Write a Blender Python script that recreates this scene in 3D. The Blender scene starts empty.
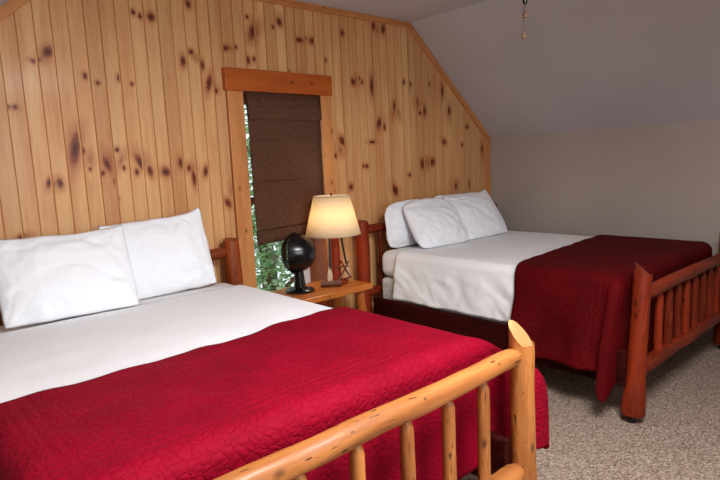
import bpy, math, random
from mathutils import Vector, Matrix, noise
PI = math.pi
S = bpy.context.scene
COL = S.collection
sin, cos = math.sin, math.cos

# ------------------------------------------------------------------ helpers
def link(o, parent=None):
    COL.objects.link(o)
    if parent is not None:
        o.parent = parent
    return o

def tag(o, label, cat, group=None, kind=None):
    o['label'] = label
    o['category'] = cat
    if group: o['group'] = group
    if kind: o['kind'] = kind
    return o

def thing(name, label, cat, loc=(0, 0, 0), group=None):
    o = bpy.data.objects.new(name, None)
    o.empty_display_size = .1
    o.location = loc
    link(o)
    return tag(o, label, cat, group)

class MB:
    """collects geometry for ONE mesh object; gc = grain coordinates"""
    def __init__(s):
        s.v, s.f, s.m, s.gc, s.uv, s.k = [], [], [], [], [], []
    def vert(s, p, gc=None, uv=(0, 0), k=0.):
        s.v.append(tuple(p)); s.gc.append(tuple(gc) if gc else tuple(p)); s.uv.append(uv); s.k.append(k)
        return len(s.v) - 1
    def face(s, idx, m=0):
        s.f.append(tuple(idx)); s.m.append(m)
    def grid(s, P, nu, nv, closed_u=False, m=0, flip=False):
        for j in range(nv - 1):
            for i in range(nu if closed_u else nu - 1):
                a, b = P(i % nu, j), P((i + 1) % nu, j)
                c, d = P((i + 1) % nu, j + 1), P(i % nu, j + 1)
                s.face((a, d, c, b) if flip else (a, b, c, d), m)
    def box(s, lo, hi, M=None, m=0, grain=1, seed=0.):
        x0, y0, z0 = lo; x1, y1, z1 = hi
        n = len(s.v)
        for p in [(x0,y0,z0),(x1,y0,z0),(x1,y1,z0),(x0,y1,z0),(x0,y0,z1),(x1,y0,z1),(x1,y1,z1),(x0,y1,z1)]:
            q = M @ Vector(p) if M else Vector(p)
            g = [p[0] + seed * 3.1, p[1] + seed * 1.7, p[2] + seed * 2.3]
            ax = max(range(3), key=lambda i: hi[i] - lo[i])
            g = [g[(ax + 1) % 3], g[(ax + 2) % 3], g[ax] * .12]
            s.vert(q, g)
        for f in [(0,3,2,1),(4,5,6,7),(0,1,5,4),(1,2,6,5),(2,3,7,6),(3,0,4,7)]:
            s.face([n + i for i in f], m)
    def tube(s, pts, radii, seg=16, seed=0., bump=0., cap=True, capm=0, m=0, cut=None, cutm=0):
        """log or rod along pts; cut = normal of a slanted plane through the last point"""
        pts = [Vector(p) for p in pts]
        n = len(pts); rings = []
        up = None; L = 0.
        for j in range(n):
            t = (pts[min(j + 1, n - 1)] - pts[max(j - 1, 0)]).normalized()
            if up is None:
                up = Vector((0, 0, 1)) if abs(t.z) < .9 else Vector((1, 0, 0))
            a = (up - t * up.dot(t)).normalized(); b = t.cross(a); up = a
            if j: L += (pts[j] - pts[j - 1]).length
            r = radii[j] if hasattr(radii, '__len__') else radii
            ring = []
            for i in range(seg):
                th = 2 * PI * i / seg
                c, q = cos(th), sin(th)
                rr = r
                if bump:
                    rr *= 1 + bump * noise.noise(Vector((c * 1.2 + seed * 7, q * 1.2 - seed * 3, L * 5 + seed)))
                    rr *= 1 + bump * .5 * noise.noise(Vector((c * 3 + seed * 5, q * 3, L * 12 + seed)))
                p = pts[j] + a * c * rr + b * q * rr
                if cut is not None and j == n - 1:
                    N = Vector(cut); d = p - pts[j]
                    p = p - t * (N.dot(d) / N.dot(t))
                ring.append(s.vert(p, (c * rr + seed * 1.37, q * rr + seed * .71, L * .12 + seed * .53), (i / seg, L)))
            rings.append(ring)
        s.grid(lambda i, j: rings[j][i], seg, n, True, m)
        if cap:
            for ring, j, fl in ((rings[0], 0, True), (rings[-1], n - 1, False)):
                s_in = []
                ctr = sum((Vector(s.v[k]) for k in ring), Vector()) / seg
                mm = cutm if (cut is not None and not fl) else capm
                for k in ring:
                    p = ctr + (Vector(s.v[k]) - ctr) * .985
                    s_in.append(s.vert(p, (p.x + seed, p.y, p.z)))
                for i in range(seg):
                    a, b, c, d = ring[i], ring[(i + 1) % seg], s_in[(i + 1) % seg], s_in[i]
                    s.face((a, d, c, b) if fl else (a, b, c, d), mm)
                cc = s.vert(ctr, (ctr.x + seed, ctr.y, ctr.z))
                for i in range(seg):
                    s.face((cc, s_in[(i + 1) % seg], s_in[i]) if fl else (cc, s_in[i], s_in[(i + 1) % seg]), mm)
        return rings
    def lathe(s, prof, c=(0, 0, 0), seg=32, m=0, M=None):
        rings = []
        for r, z in prof:
            ring = []
            for i in range(seg):
                th = 2 * PI * i / seg
                p = Vector((r * cos(th), r * sin(th), z))
                p = (M @ p) if M else p + Vector(c)
                ring.append(s.vert(p, None, (i / seg, z)))
            rings.append(ring)
        s.grid(lambda i, j: rings[j][i], seg, len(prof), True, m)
        return rings
    def build(s, name, mats, parent=None, loc=(0, 0, 0), smooth=True, bevel=0., solid=0., sharp=40, offset=-1):
        me = bpy.data.meshes.new(name)
        L = Vector(loc)
        me.from_pydata([tuple(Vector(p) - L) for p in s.v], [], s.f)
        if not isinstance(mats, (list, tuple)): mats = [mats]
        for m in mats: me.materials.append(m)
        me.polygons.foreach_set('material_index', s.m)
        at = me.attributes.new('gc', 'FLOAT_VECTOR', 'POINT')
        at.data.foreach_set('vector', [c for g in s.gc for c in g])
        if any(s.k):
            ak = me.attributes.new('knot', 'FLOAT', 'POINT')
            ak.data.foreach_set('value', s.k)
        uv = me.uv_layers.new(name='UVMap')
        li = [0] * len(me.loops); me.loops.foreach_get('vertex_index', li)
        uv.data.foreach_set('uv', [c for i in li for c in s.uv[i]])
        if smooth:
            me.polygons.foreach_set('use_smooth', [True] * len(me.polygons))
            try: me.set_sharp_from_angle(angle=math.radians(sharp))
            except Exception: pass
        me.validate(); me.update()
        o = bpy.data.objects.new(name, me)
        link(o, parent)
        if parent is None: o.location = L
        if bevel:
            b = o.modifiers.new('bevel', 'BEVEL'); b.width = bevel; b.segments = 2; b.limit_method = 'ANGLE'
            b.angle_limit = math.radians(35)
        if solid:
            b = o.modifiers.new('thickness', 'SOLIDIFY'); b.thickness = solid; b.offset = offset
        return o

def line(a, b, n):
    a, b = Vector(a), Vector(b)
    return [a.lerp(b, i / (n - 1)) for i in range(n)]

# ------------------------------------------------------------------ materials
def srgb(r, g, b):
    f = lambda c: (c / 255 / 12.92) if c / 255 <= .04045 else ((c / 255 + .055) / 1.055) ** 2.4
    return (f(r), f(g), f(b), 1.)

class NT:
    def __init__(s, name):
        s.mat = bpy.data.materials.new(name); s.mat.use_nodes = True
        s.t = s.mat.node_tree; s.t.nodes.clear()
        s.out = s.n('ShaderNodeOutputMaterial')
    def n(s, typ, **kw):
        x = s.t.nodes.new(typ)
        for k, v in kw.items():
            if k.startswith('i_'):
                key = k[2:]; x.inputs[int(key) if key.isdigit() else key.replace('_', ' ')].default_value = v
            else: setattr(x, k, v)
        return x
    def l(s, a, b, ao=0, bi=0):
        s.t.links.new(a.outputs[ao], b.inputs[bi])
    def ramp(s, src, stops, so=0, interp='LINEAR'):
        r = s.n('ShaderNodeValToRGB'); r.color_ramp.interpolation = interp
        e = r.color_ramp.elements
        while len(e) < len(stops): e.new(.5)
        for i, (p, c) in enumerate(stops):
            e[i].position = p; e[i].color = c if hasattr(c, '__len__') else (c, c, c, 1)
        s.l(src, r, so, 0)
        return r
    def noise(s, vec=None, vo=0, scale=5., detail=4., rough=.55, dist=0.):
        x = s.n('ShaderNodeTexNoise'); x.inputs['Scale'].default_value = scale
        x.inputs['Detail'].default_value = detail; x.inputs['Roughness'].default_value = rough
        x.inputs['Distortion'].default_value = dist
        if vec: s.l(vec, x, vo, 0)
        return x
    def mapping(s, vec, vo=0, scale=(1, 1, 1), loc=(0, 0, 0), rot=(0, 0, 0)):
        x = s.n('ShaderNodeMapping')
        x.inputs['Scale'].default_value = scale; x.inputs['Location'].default_value = loc
        x.inputs['Rotation'].default_value = rot
        s.l(vec, x, vo, 0); return x
    def mix(s, fac, a, b, fo=0, ao=0, bo=0, blend='MIX'):
        x = s.n('ShaderNodeMix', data_type='RGBA', blend_type=blend)
        for val, idx, oo in ((fac, 0, fo), (a, 6, ao), (b, 7, bo)):
            if isinstance(val, (int, float)): x.inputs[idx].default_value = val
            elif isinstance(val, (tuple, list)): x.inputs[idx].default_value = val
            else: s.t.links.new(val.outputs[oo], x.inputs[idx])
        return x
    def math(s, op, a, b=None, ao=0, bo=0):
        x = s.n('ShaderNodeMath', operation=op)
        for i, (val, oo) in enumerate(((a, ao), (b, bo))):
            if val is None: continue
            if isinstance(val, (int, float)): x.inputs[i].default_value = val
            else: s.t.links.new(val.outputs[oo], x.inputs[i])
        return x
    def bsdf(s, color, rough=.6, co=0, spec=.5, bump=None, bo=0, bstr=.3, bdist=.01, coat=0., metal=0., sheen=0.):
        b = s.n('ShaderNodeBsdfPrincipled')
        if isinstance(color, (tuple, list)): b.inputs['Base Color'].default_value = color
        else: s.t.links.new(color.outputs[co], b.inputs['Base Color'])
        if isinstance(rough, (int, float)): b.inputs['Roughness'].default_value = rough
        else: s.t.links.new(rough.outputs[0], b.inputs['Roughness'])
        b.inputs['Specular IOR Level'].default_value = spec
        b.inputs['Metallic'].default_value = metal
        b.inputs['Coat Weight'].default_value = coat
        b.inputs['Coat Roughness'].default_value = .15
        b.inputs['Sheen Weight'].default_value = sheen
        if bump is not None:
            bp = s.n('ShaderNodeBump'); bp.inputs['Strength'].default_value = bstr
            bp.inputs['Distance'].default_value = bdist
            s.t.links.new(bump.outputs[bo], bp.inputs['Height'])
            s.t.links.new(bp.outputs[0], b.inputs['Normal'])
        s.l(b, s.out)
        s.b = b
        return s.mat

def simple(name, c, rough=.5, **kw):
    return NT(name).bsdf(c, rough, **kw)

def mat_log(name, light, mid, dark, rough=.5, flecks=.5, coat=.1, spec=.35):
    n = NT(name)
    a = n.n('ShaderNodeAttribute', attribute_name='gc')
    g = n.noise(a, 1, 38., 6., .62, .3)
    big = n.noise(a, 1, 9., 3., .5, .2)
    c1 = n.ramp(g, [(.25, mid), (.5, light), (.8, mid)])
    c2 = n.ramp(big, [(.38, dark), (.56, light)])
    c = n.mix(.55, c1, c2)
    st = n.noise(n.mapping(a, 1, (1, 1, 1.5), (3, 5, 7)), 0, 26., 4., .65, .5)
    c = n.mix(n.ramp(st, [(.58, 0.), (.72, .45)]), c, tuple(min(1, x * 1.25 + .015) for x in light[:3]) + (1,), 0, 2)
    m2 = n.mapping(a, 1, (1, 1, 2.2))
    fl = n.noise(m2, 0, 60., 2., .5, .4)
    ff = n.ramp(fl, [(.66, 0.), (.71, flecks)])
    c3 = n.mix(ff, c, tuple(x * .16 for x in dark[:3]) + (1,), 0, 2)
    kn = n.n('ShaderNodeTexVoronoi'); kn.inputs['Scale'].default_value = 11.
    m3 = n.mapping(a, 1, (1, 1, 4.5)); n.l(m3, kn)
    kf = n.ramp(kn, [(.05, .75), (.16, 0.)])
    c4 = n.mix(kf, c3, tuple(x * .3 for x in dark[:3]) + (1,), 0, 2)
    return n.bsdf(c4, rough, 2, bump=n.math('ADD', n.math('MULTIPLY', g, .6), n.math('MULTIPLY', big, 1.6)), bstr=.55, bdist=.006, coat=coat, spec=spec)

def mat_pine():
    n = NT('knotty_pine_boards')
    tc = n.n('ShaderNodeTexCoord')
    sep = n.n('ShaderNodeSeparateXYZ'); n.l(tc, sep, 3)
    a = n.n('ShaderNodeAttribute', attribute_name='gc')     # x = position in board, y = board number, z = height
    sa = n.n('ShaderNodeSeparateXYZ'); n.l(a, sa, 1)
    wn = n.n('ShaderNodeTexWhiteNoise', noise_dimensions='1D'); n.t.links.new(sa.outputs[1], wn.inputs['W'])
    comb = n.n('ShaderNodeCombineXYZ')
    n.l(sa, comb, 0, 0)
    q = n.math('MULTIPLY', sa, 3.7, 1); n.l(q, comb, 0, 1)
    z = n.math('MULTIPLY', sa, .07, 2); n.l(z, comb, 0, 2)
    g = n.noise(comb, 0, 55., 5., .6, .9)
    big = n.noise(comb, 0, 12., 3., .5, .5)
    ca = n.ramp(g, [(.28, srgb(206, 142, 92)), (.5, srgb(224, 170, 114)), (.75, srgb(234, 186, 130))])
    cb = n.ramp(big, [(.35, srgb(208, 142, 90)), (.62, srgb(236, 190, 136))])
    c = n.mix(.5, ca, cb)
    tint = n.ramp(wn, [(0., srgb(226, 214, 204)), (.5, srgb(244, 238, 230)), (1., srgb(255, 254, 250))])
    c = n.mix(.8, c, tint, 0, 2, 0, 'MULTIPLY')
    # knots: vertex attribute runs 1 (heart) to 0 (clear wood)
    k = n.n('ShaderNodeAttribute', attribute_name='knot')
    kn = n.noise(tc, 3, 55., 3., .6)
    kk = n.math('MULTIPLY', n.math('SUBTRACT', kn, .5), .28)
    kv = n.math('ADD', k, kk, 2)
    gate = n.math('MULTIPLY', kv, n.math('GREATER_THAN', k, .001, 2))
    kf = n.ramp(gate, [(.03, 0.), (.3, .22), (.55, .5), (.7, .9), (.85, 1.)])
    kc = n.ramp(gate, [(.15, srgb(186, 98, 46)), (.55, srgb(150, 66, 26)), (.76, srgb(122, 48, 18)), (.95, srgb(72, 25, 10))])
    c = n.mix(kf, c, kc, 0, 2)
    return n.bsdf(c, .5, 2, bump=g, bstr=.08, bdist=.002, coat=.08, spec=.4)

def mat_paint(name, c, rough=.85):
    n = NT(name)
    tc = n.n('ShaderNodeTexCoord')
    x = n.noise(tc, 3, 140., 3., .6)
    y = n.noise(tc, 3, 1.4, 3., .5)
    col = n.ramp(y, [(.3, tuple(v * .95 for v in c[:3]) + (1,)), (.7, tuple(min(1, v * 1.04) for v in c[:3]) + (1,))])
    return n.bsdf(col, rough, bump=x, bstr=.12, bdist=.003, spec=.25)

def mat_carpet():
    n = NT('berber_carpet')
    tc = n.n('ShaderNodeTexCoord')
    v = n.n('ShaderNodeTexVoronoi'); v.inputs['Scale'].default_value = 105.
    m = n.mapping(tc, 3, (1, 1.25, 1)); n.l(m, v)
    x = n.noise(tc, 3, 60., 3., .7)
    h = n.math('SUBTRACT', 1., v)
    sp = n.n('ShaderNodeSeparateColor'); n.l(v, sp, 1)
    c = n.ramp(sp, [(0., srgb(122, 100, 86)), (.3, srgb(164, 142, 126)), (.7, srgb(186, 164, 148)), (1., srgb(210, 190, 174))])
    c2 = n.mix(n.ramp(x, [(.35, .5), (.6, 0.)]), c, srgb(116, 95, 80))
    return n.bsdf(c2, .95, 2, bump=h, bstr=.9, bdist=.012, spec=.1)

def mat_cloth(name, c, scale=900., rough=.85, bstr=.1, sheen=.1, wrinkle=0.):
    n = NT(name)
    tc = n.n('ShaderNodeTexCoord')
    w = n.noise(tc, 3, scale * .6, 2., .5)
    h = w
    if wrinkle:
        lo = n.noise(n.mapping(tc, 3, (1, 1, .6)), 0, 14., 3., .5, 1.2)
        h = n.math('ADD', n.math('MULTIPLY', w, .04), n.math('MULTIPLY', lo, wrinkle))
    y = n.noise(tc, 3, 3., 2., .5)
    col = n.ramp(y, [(.3, tuple(v * .96 for v in c[:3]) + (1,)), (.7, c)])
    return n.bsdf(col, rough, bump=h, bstr=bstr if not wrinkle else .5, bdist=.006, spec=.2, sheen=sheen)

def mat_quilt(name, c, c2, yb, spec=.08, sheen=0.):
    """stitched quilt; UV in metres (u across, v along the bed)"""
    n = NT(name)
    tc = n.n('ShaderNodeTexCoord')
    wob = n.noise(tc, 2, 16., 2., .5)
    add = n.n('ShaderNodeVectorMath', operation='MULTIPLY_ADD')
    n.l(wob, add, 1, 0); add.inputs[1].default_value = (.05, .05, .05); n.l(tc, add, 2, 2)
    v = n.n('ShaderNodeTexVoronoi', feature='DISTANCE_TO_EDGE'); v.inputs['Scale'].default_value = 34.
    n.l(add, v)
    cell = n.ramp(v, [(0., 0.), (.10, .55), (.35, 1.)], interp='B_SPLINE')
    pk = n.noise(tc, 2, 130., 3., .6)
    sep = n.n('ShaderNodeSeparateXYZ'); n.l(tc, sep, 2)
    # border channels running parallel to the foot edge and to both sides
    du = n.math('SUBTRACT', n.math('ABSOLUTE', sep), .64)
    chans = None
    for src, so, pos in ((sep, 1, yb), (sep, 1, yb + .035), (sep, 1, yb + .07), (du, 0, 0.), (du, 0, .035), (du, 0, .07)):
        d = n.math('ABSOLUTE', n.math('SUBTRACT', src, pos, so))
        s_ = n.math('MINIMUM', n.math('MULTIPLY', d, 90.), 1.)
        chans = s_ if chans is None else n.math('MINIMUM', chans, s_)
    h = n.math('MULTIPLY', cell, chans)
    h = n.math('ADD', h, n.math('MULTIPLY', pk, .25))
    big = n.noise(tc, 2, 5., 2., .5)
    col = n.ramp(big, [(.3, c2), (.7, c)])
    thread = n.mix(n.ramp(cell, [(0., .25), (.4, 0.)]), col, tuple(x * .7 for x in c2[:3]) + (1,))
    return n.bsdf(thread, .72, 2, bump=h, bstr=.4, bdist=.010, spec=spec, sheen=sheen)

M = {}
M['pine'] = mat_pine()
M['trim'] = mat_log('pine_trim', srgb(210, 142, 84), srgb(196, 122, 66), srgb(172, 96, 46), flecks=.2)
M['header'] = mat_log('orange_stained_board', srgb(190, 94, 26), srgb(176, 82, 22), srgb(150, 66, 17), flecks=.15)
M['honey'] = mat_log('honey_log', srgb(182, 114, 56), srgb(152, 84, 36), srgb(100, 49, 20), flecks=.85)
M['honeycut'] = mat_log('pale_cut_end', srgb(200, 156, 104), srgb(184, 132, 80), srgb(160, 104, 54), flecks=.3)
M['red'] = mat_log('red_stained_log', srgb(138, 44, 14), srgb(104, 28, 9), srgb(50, 12, 5), flecks=.6, spec=.2, coat=.05)
M['redcut'] = mat_log('red_cut_end', srgb(124, 48, 26), srgb(100, 36, 20), srgb(70, 24, 14), flecks=.3)
M['amber'] = mat_log('amber_log', srgb(156, 70, 22), srgb(126, 48, 14), srgb(72, 24, 8), flecks=.6)
M['mahog'] = mat_log('dark_red_rail', srgb(56, 13, 10), srgb(44, 10, 8), srgb(30, 7, 6), flecks=.2, rough=.6, spec=.05, coat=0.)
M['table'] = mat_log('orange_pine_table', srgb(200, 116, 46), srgb(182, 98, 36), srgb(150, 72, 24), flecks=.25, rough=.35)
M['carpet'] = mat_carpet()
M['paint'] = mat_paint('grey_beige_paint', srgb(172, 158, 150))
M['ceil'] = mat_paint('grey_ceiling_paint', srgb(196, 192, 196))
M['wallpaint'] = mat_paint('beige_wall_paint', srgb(178, 166, 158))
M['sheet'] = mat_cloth('white_sheet', srgb(242, 241, 243), wrinkle=.5)
M['pillow'] = mat_cloth('white_pillowcase', srgb(246, 247, 252), wrinkle=.35)
M['mattress'] = mat_cloth('white_mattress_cover', srgb(236, 232, 230), wrinkle=.4)
M['crimson'] = mat_quilt('crimson_quilt', srgb(138, 2, 32), srgb(122, 1, 26), 1.36)
M['maroon'] = mat_quilt('maroon_quilt', srgb(90, 3, 8), srgb(74, 2, 6), 1.36, sheen=0.)
M['black'] = simple('black_plastic', srgb(11, 11, 12), .25, spec=.4, coat=.15)
M['blackm'] = simple('black_metal', srgb(18, 17, 17), .4, spec=.5)
M['rubber'] = simple('black_caster', srgb(14, 13, 13), .5)
M['shade'] = None
M['vinyl'] = simple('white_vinyl', srgb(225, 226, 228), .4)
M['brass'] = simple('brass', srgb(190, 150, 80), .3, metal=1.)
M['frost'] = simple('frosted_glass', srgb(225, 220, 210), .4)
M['fanbrown'] = simple('dark_brown_blade', srgb(70, 46, 34), .45)
M['bronze'] = simple('dark_bronze', srgb(34, 27, 24), .35, metal=.8)
M['pull'] = simple('brown_wood_pull', srgb(120, 84, 58), .5)

# ---- materials that need their own graphs
def mat_shade():
    n = NT('cream_shade_fabric')
    tc = n.n('ShaderNodeTexCoord')
    w = n.noise(n.mapping(tc, 3, (1, 1, .3)), 0, 240., 2., .5)
    d = n.n('ShaderNodeBsdfDiffuse', i_Color=srgb(250, 242, 222))
    t = n.n('ShaderNodeBsdfTranslucent', i_Color=srgb(250, 226, 184))
    b = n.n('ShaderNodeBump', i_Strength=.1, i_Distance=.002); n.l(w, b, 0, 2)
    n.l(b, d, 0, 2)
    mx = n.n('ShaderNodeMixShader'); mx.inputs[0].default_value = .55
    n.l(d, mx, 0, 1); n.l(t, mx, 0, 2); n.l(mx, n.out)
    return n.mat

def mat_glass():
    n = NT('window_glass')
    t = n.n('ShaderNodeBsdfTransparent', i_Color=(.93, .96, .95, 1))
    g = n.n('ShaderNodeBsdfGlossy', i_Roughness=.02)
    f = n.n('ShaderNodeFresnel', i_IOR=1.45)
    mx = n.n('ShaderNodeMixShader')
    n.l(f, mx, 0, 0); n.l(t, mx, 0, 1); n.l(g, mx, 0, 2); n.l(mx, n.out)
    return n.mat

def mat_leaf():
    n = NT('green_leaf')
    tc = n.n('ShaderNodeTexCoord')
    x = n.noise(tc, 3, 4., 2., .5)
    c = n.ramp(x, [(.3, srgb(84, 128, 76)), (.5, srgb(140, 176, 124)), (.68, srgb(206, 220, 194))])
    d = n.n('ShaderNodeBsdfDiffuse'); n.l(c, d)
    t = n.n('ShaderNodeBsdfTranslucent'); n.l(c, t)
    mx = n.n('ShaderNodeMixShader'); mx.inputs[0].default_value = .45
    n.l(d, mx, 0, 1); n.l(t, mx, 0, 2); n.l(mx, n.out)
    return n.mat

def mat_blind():
    n = NT('brown_woven_fabric')
    tc = n.n('ShaderNodeTexCoord')
    a = n.noise(n.mapping(tc, 3, (1, 1, 14)), 0, 22., 4., .65)
    b = n.noise(n.mapping(tc, 3, (14, 1, 1)), 0, 22., 3., .65)
    h = n.math('ADD', a, n.math('MULTIPLY', b, .6))
    c = n.ramp(h, [(.55, srgb(70, 44, 34)), (.95, srgb(104, 70, 54))])
    return n.bsdf(c, .9, bump=h, bstr=.2, bdist=.002, spec=.1)

def mat_ticking():
    n = NT('grey_floral_ticking')
    tc = n.n('ShaderNodeTexCoord')
    x = n.noise(tc, 3, 24., 3., .55, 2.2)
    c = n.ramp(x, [(.44, srgb(222, 218, 214)), (.5, srgb(138, 134, 136)), (.55, srgb(220, 216, 212))])
    return n.bsdf(c, .7, spec=.2)

M['shade'] = mat_shade(); M['glass'] = mat_glass(); M['leaf'] = mat_leaf()
M['blind'] = mat_blind(); M['ticking'] = mat_ticking()
M['birch'] = mat_log('pale_paddle_wood', srgb(206, 182, 150), srgb(190, 164, 130), srgb(150, 120, 90), flecks=.5)
M['bark'] = mat_log('brown_bark', srgb(112, 66, 46), srgb(92, 52, 36), srgb(62, 34, 26), flecks=.5, coat=0)
M['switch'] = simple('rotary_switch_grey', srgb(70, 70, 74), .4)

# ------------------------------------------------------------------ the room
XR, XL, YB, YR, ZC, ZK = 4.85, -.11, 3.4, -1.2, 2.65, 1.685
PXR, PXL = 3.71, 1.03
W0, W1, WZ0, WZ1 = 2.03, 2.688, .36, 2.003

def struct(name, mb, mats, parent=None, **kw):
    o = mb.build(name, mats, parent, **kw)
    if parent is None: o['kind'] = 'structure'
    return o

def top(x):
    if x > PXR: return ZC + (ZK - ZC) * (x - PXR) / (XR - PXR)
    if x < PXL: return ZC + (ZK - ZC) * (PXL - x) / (PXL - XL)
    return ZC

BW, B0 = .0845, .814
def board(x): return math.floor((x - B0) / BW)
KNOTS = [(0.87,2.15,0.0317,0.0182,40,1.0),(0.794,2.097,0.0118,0.0077,-40,1.0),(0.818,2.104,0.0119,0.0077,50,1.0),(0.652,1.856,0.009,0.0076,0,1.0),(0.684,1.857,0.0114,0.0102,0,1.0),(1.044,2.037,0.0105,0.0136,0,1.0),(1.109,2.003,0.0109,0.0083,0,1.0),(1.229,2.037,0.0114,0.0141,0,1.0),(1.3,2.008,0.0088,0.0086,0,1.0),(1.347,2.418,0.0117,0.0113,0,1.0),(1.386,2.401,0.0119,0.0114,0,1.0),(1.452,2.404,0.0214,0.0173,-30,1.0),(1.696,2.513,0.0167,0.018,0,1.0),(1.631,2.165,0.0165,0.0243,0,1.0),(1.689,2.225,0.0169,0.0122,-40,1.0),(1.757,2.151,0.0139,0.0218,0,1.0),(1.796,2.042,0.0177,0.041,-15,1.0),(1.841,1.994,0.0144,0.0127,0,1.0),(1.931,2.272,0.0294,0.0127,10,1.0),(2.006,2.286,0.0151,0.0097,0,1.0),(0.95,1.637,0.0258,0.0712,-10,1.0),(0.99,1.625,0.0105,0.0138,0,1.0),(1.017,1.524,0.008,0.0084,0,1.0),(1.112,1.548,0.0166,0.0342,20,1.0),(1.084,1.498,0.011,0.0114,0,1.0),(1.176,1.627,0.0113,0.0115,0,1.0),(1.152,1.449,0.0141,0.0173,0,1.0),(1.153,1.343,0.0085,0.0087,0,1.0),(1.205,1.522,0.0086,0.0116,0,1.0),(1.279,1.495,0.0119,0.0148,0,1.0),(1.303,1.553,0.0179,0.0385,25,1.0),(1.358,1.497,0.0153,0.024,10,1.0),(1.457,1.487,0.0286,0.0184,-25,1.0),(1.559,1.539,0.0165,0.0249,0,1.0),(1.61,1.505,0.0135,0.0157,0,1.0),(1.638,1.44,0.0137,0.0381,5,1.0),(1.725,1.481,0.0176,0.0257,-20,1.0),(0.8,1.458,0.0122,0.0215,-20,1.0),(0.854,1.454,0.015,0.0217,10,1.0),(1.866,1.261,0.0187,0.0234,30,1.0),(0.64,1.182,0.0207,0.0106,20,1.0),(2.162,2.412,0.0317,0.0559,-30,1.0),(2.114,2.491,0.0117,0.0097,0,1.0),(2.371,2.491,0.0212,0.0204,20,1.0),(2.318,2.451,0.0125,0.0101,0,1.0),(2.536,2.387,0.0314,0.014,0,1.0),(2.591,2.406,0.0137,0.0106,0,1.0),(2.654,2.392,0.0233,0.0179,-30,1.0),(2.098,2.21,0.0156,0.0198,0,1.0),(2.146,2.221,0.0119,0.0133,0,1.0),(2.006,2.286,0.0113,0.0097,0,1.0),(2.768,2.266,0.0146,0.011,0,1.0),(2.95,2.482,0.0204,0.0149,-30,1.0),(3.284,2.574,0.0224,0.0234,-20,1.0),(3.397,2.564,0.0232,0.0277,0,1.0),(3.041,2.121,0.0212,0.0231,30,1.0),(3.107,2.155,0.0108,0.0116,0,1.0),(3.137,2.126,0.0109,0.0156,0,1.0),(3.246,2.101,0.0225,0.0556,0,1.0),(3.614,2.154,0.0187,0.0167,0,1.0),(3.688,2.133,0.0191,0.0169,0,1.0),(3.506,1.95,0.0243,0.0291,0,1.0),(2.422,2.161,0.0131,0.007,0,1.0),(3.772,1.992,0.0261,0.0301,0,1.0),(3.874,1.918,0.0269,0.0306,0,1.0),(3.82,1.899,0.0199,0.013,0,1.0),(3.309,1.806,0.0231,0.0326,-20,1.0),(3.366,1.774,0.0176,0.0206,0,1.0),(2.898,1.663,0.0257,0.0309,30,1.0),(2.839,1.548,0.0355,0.0154,-15,1.0),(3.109,1.46,0.0165,0.0121,0,1.0),(3.153,1.458,0.0168,0.0122,0,1.0),(2.969,1.299,0.0213,0.0199,0,1.0),(3.47,1.241,0.0307,0.0386,35,1.0),(3.665,1.36,0.0194,0.0131,0,1.0),(3.841,1.45,0.0338,0.0357,10,1.0),(3.965,1.463,0.0348,0.0226,20,1.0),(4.13,2.104,0.0214,0.0403,0,1.0),(4.225,1.927,0.0221,0.032,0,1.0),(4.494,1.782,0.0237,0.0143,0,1.0),(4.411,1.611,0.0155,0.0143,0,1.0),(4.142,1.642,0.029,0.0184,0,1.0),(4.291,1.224,0.0305,0.0286,-25,1.0),(4.526,1.229,0.0242,0.0294,0,1.0),(4.732,1.567,0.0168,0.0346,0,1.0),(3.952,2.156,0.0136,0.0131,0,1.0),(3.22,1.652,0.0396,0.0081,0,1.0),(3.701,2.142,0.0191,0.0127,0,1.0),(0.843,2.122,0.0434,0.0233,40,0.62),(0.97,1.681,0.0337,0.0713,-15,0.62),(1.125,1.571,0.0334,0.0628,25,0.62),(1.321,1.559,0.0391,0.0653,25,0.62),(1.193,1.569,0.0257,0.0521,-25,0.62),(1.796,2.035,0.0318,0.0567,-20,0.62),(1.83,2.025,0.0286,0.0381,35,0.62),(1.72,2.191,0.0547,0.0185,-40,0.62),(1.96,2.275,0.0483,0.016,0,0.62),(0.679,1.852,0.0317,0.0127,-5,0.62),(0.785,2.101,0.0211,0.0128,-20,0.62),(1.023,1.585,0.024,0.0391,0,0.62),(1.726,1.488,0.0246,0.0386,-20,0.62),(0.828,1.45,0.0222,0.0324,10,0.62),(0.65,1.186,0.0416,0.0159,15,0.62),(2.176,2.401,0.0399,0.0726,-30,0.62),(2.372,2.504,0.0339,0.0373,25,0.62),(2.554,2.388,0.0497,0.0176,0,0.62),(2.098,2.21,0.0234,0.0329,0,0.62),(3.339,2.549,0.057,0.0315,0,0.62),(3.245,2.085,0.0338,0.0795,0,0.62),(3.084,2.139,0.0483,0.0387,30,0.62),(3.492,1.916,0.0425,0.0748,-20,0.62),(3.54,1.901,0.0307,0.0586,20,0.62),(3.331,1.79,0.0407,0.0572,-30,0.62),(3.784,1.976,0.0459,0.056,10,0.62),(3.895,1.457,0.0685,0.0449,20,0.62),(2.873,1.593,0.0461,0.0464,30,0.62),(3.47,1.25,0.0492,0.0643,35,0.62),(4.225,1.917,0.0441,0.0732,0,0.62),(4.131,2.113,0.0357,0.0627,0,0.62),(4.306,1.214,0.0612,0.0574,-25,0.62),(3.22,1.652,0.0623,0.0162,0,0.62),(4.142,1.651,0.0581,0.0275,-30,0.62),(4.732,1.557,0.0336,0.0594,0,0.62),(1.623,1.505,0.0406,0.0315,0,0.62),(1.911,1.345,0.0302,0.0469,10,0.62)]

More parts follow.
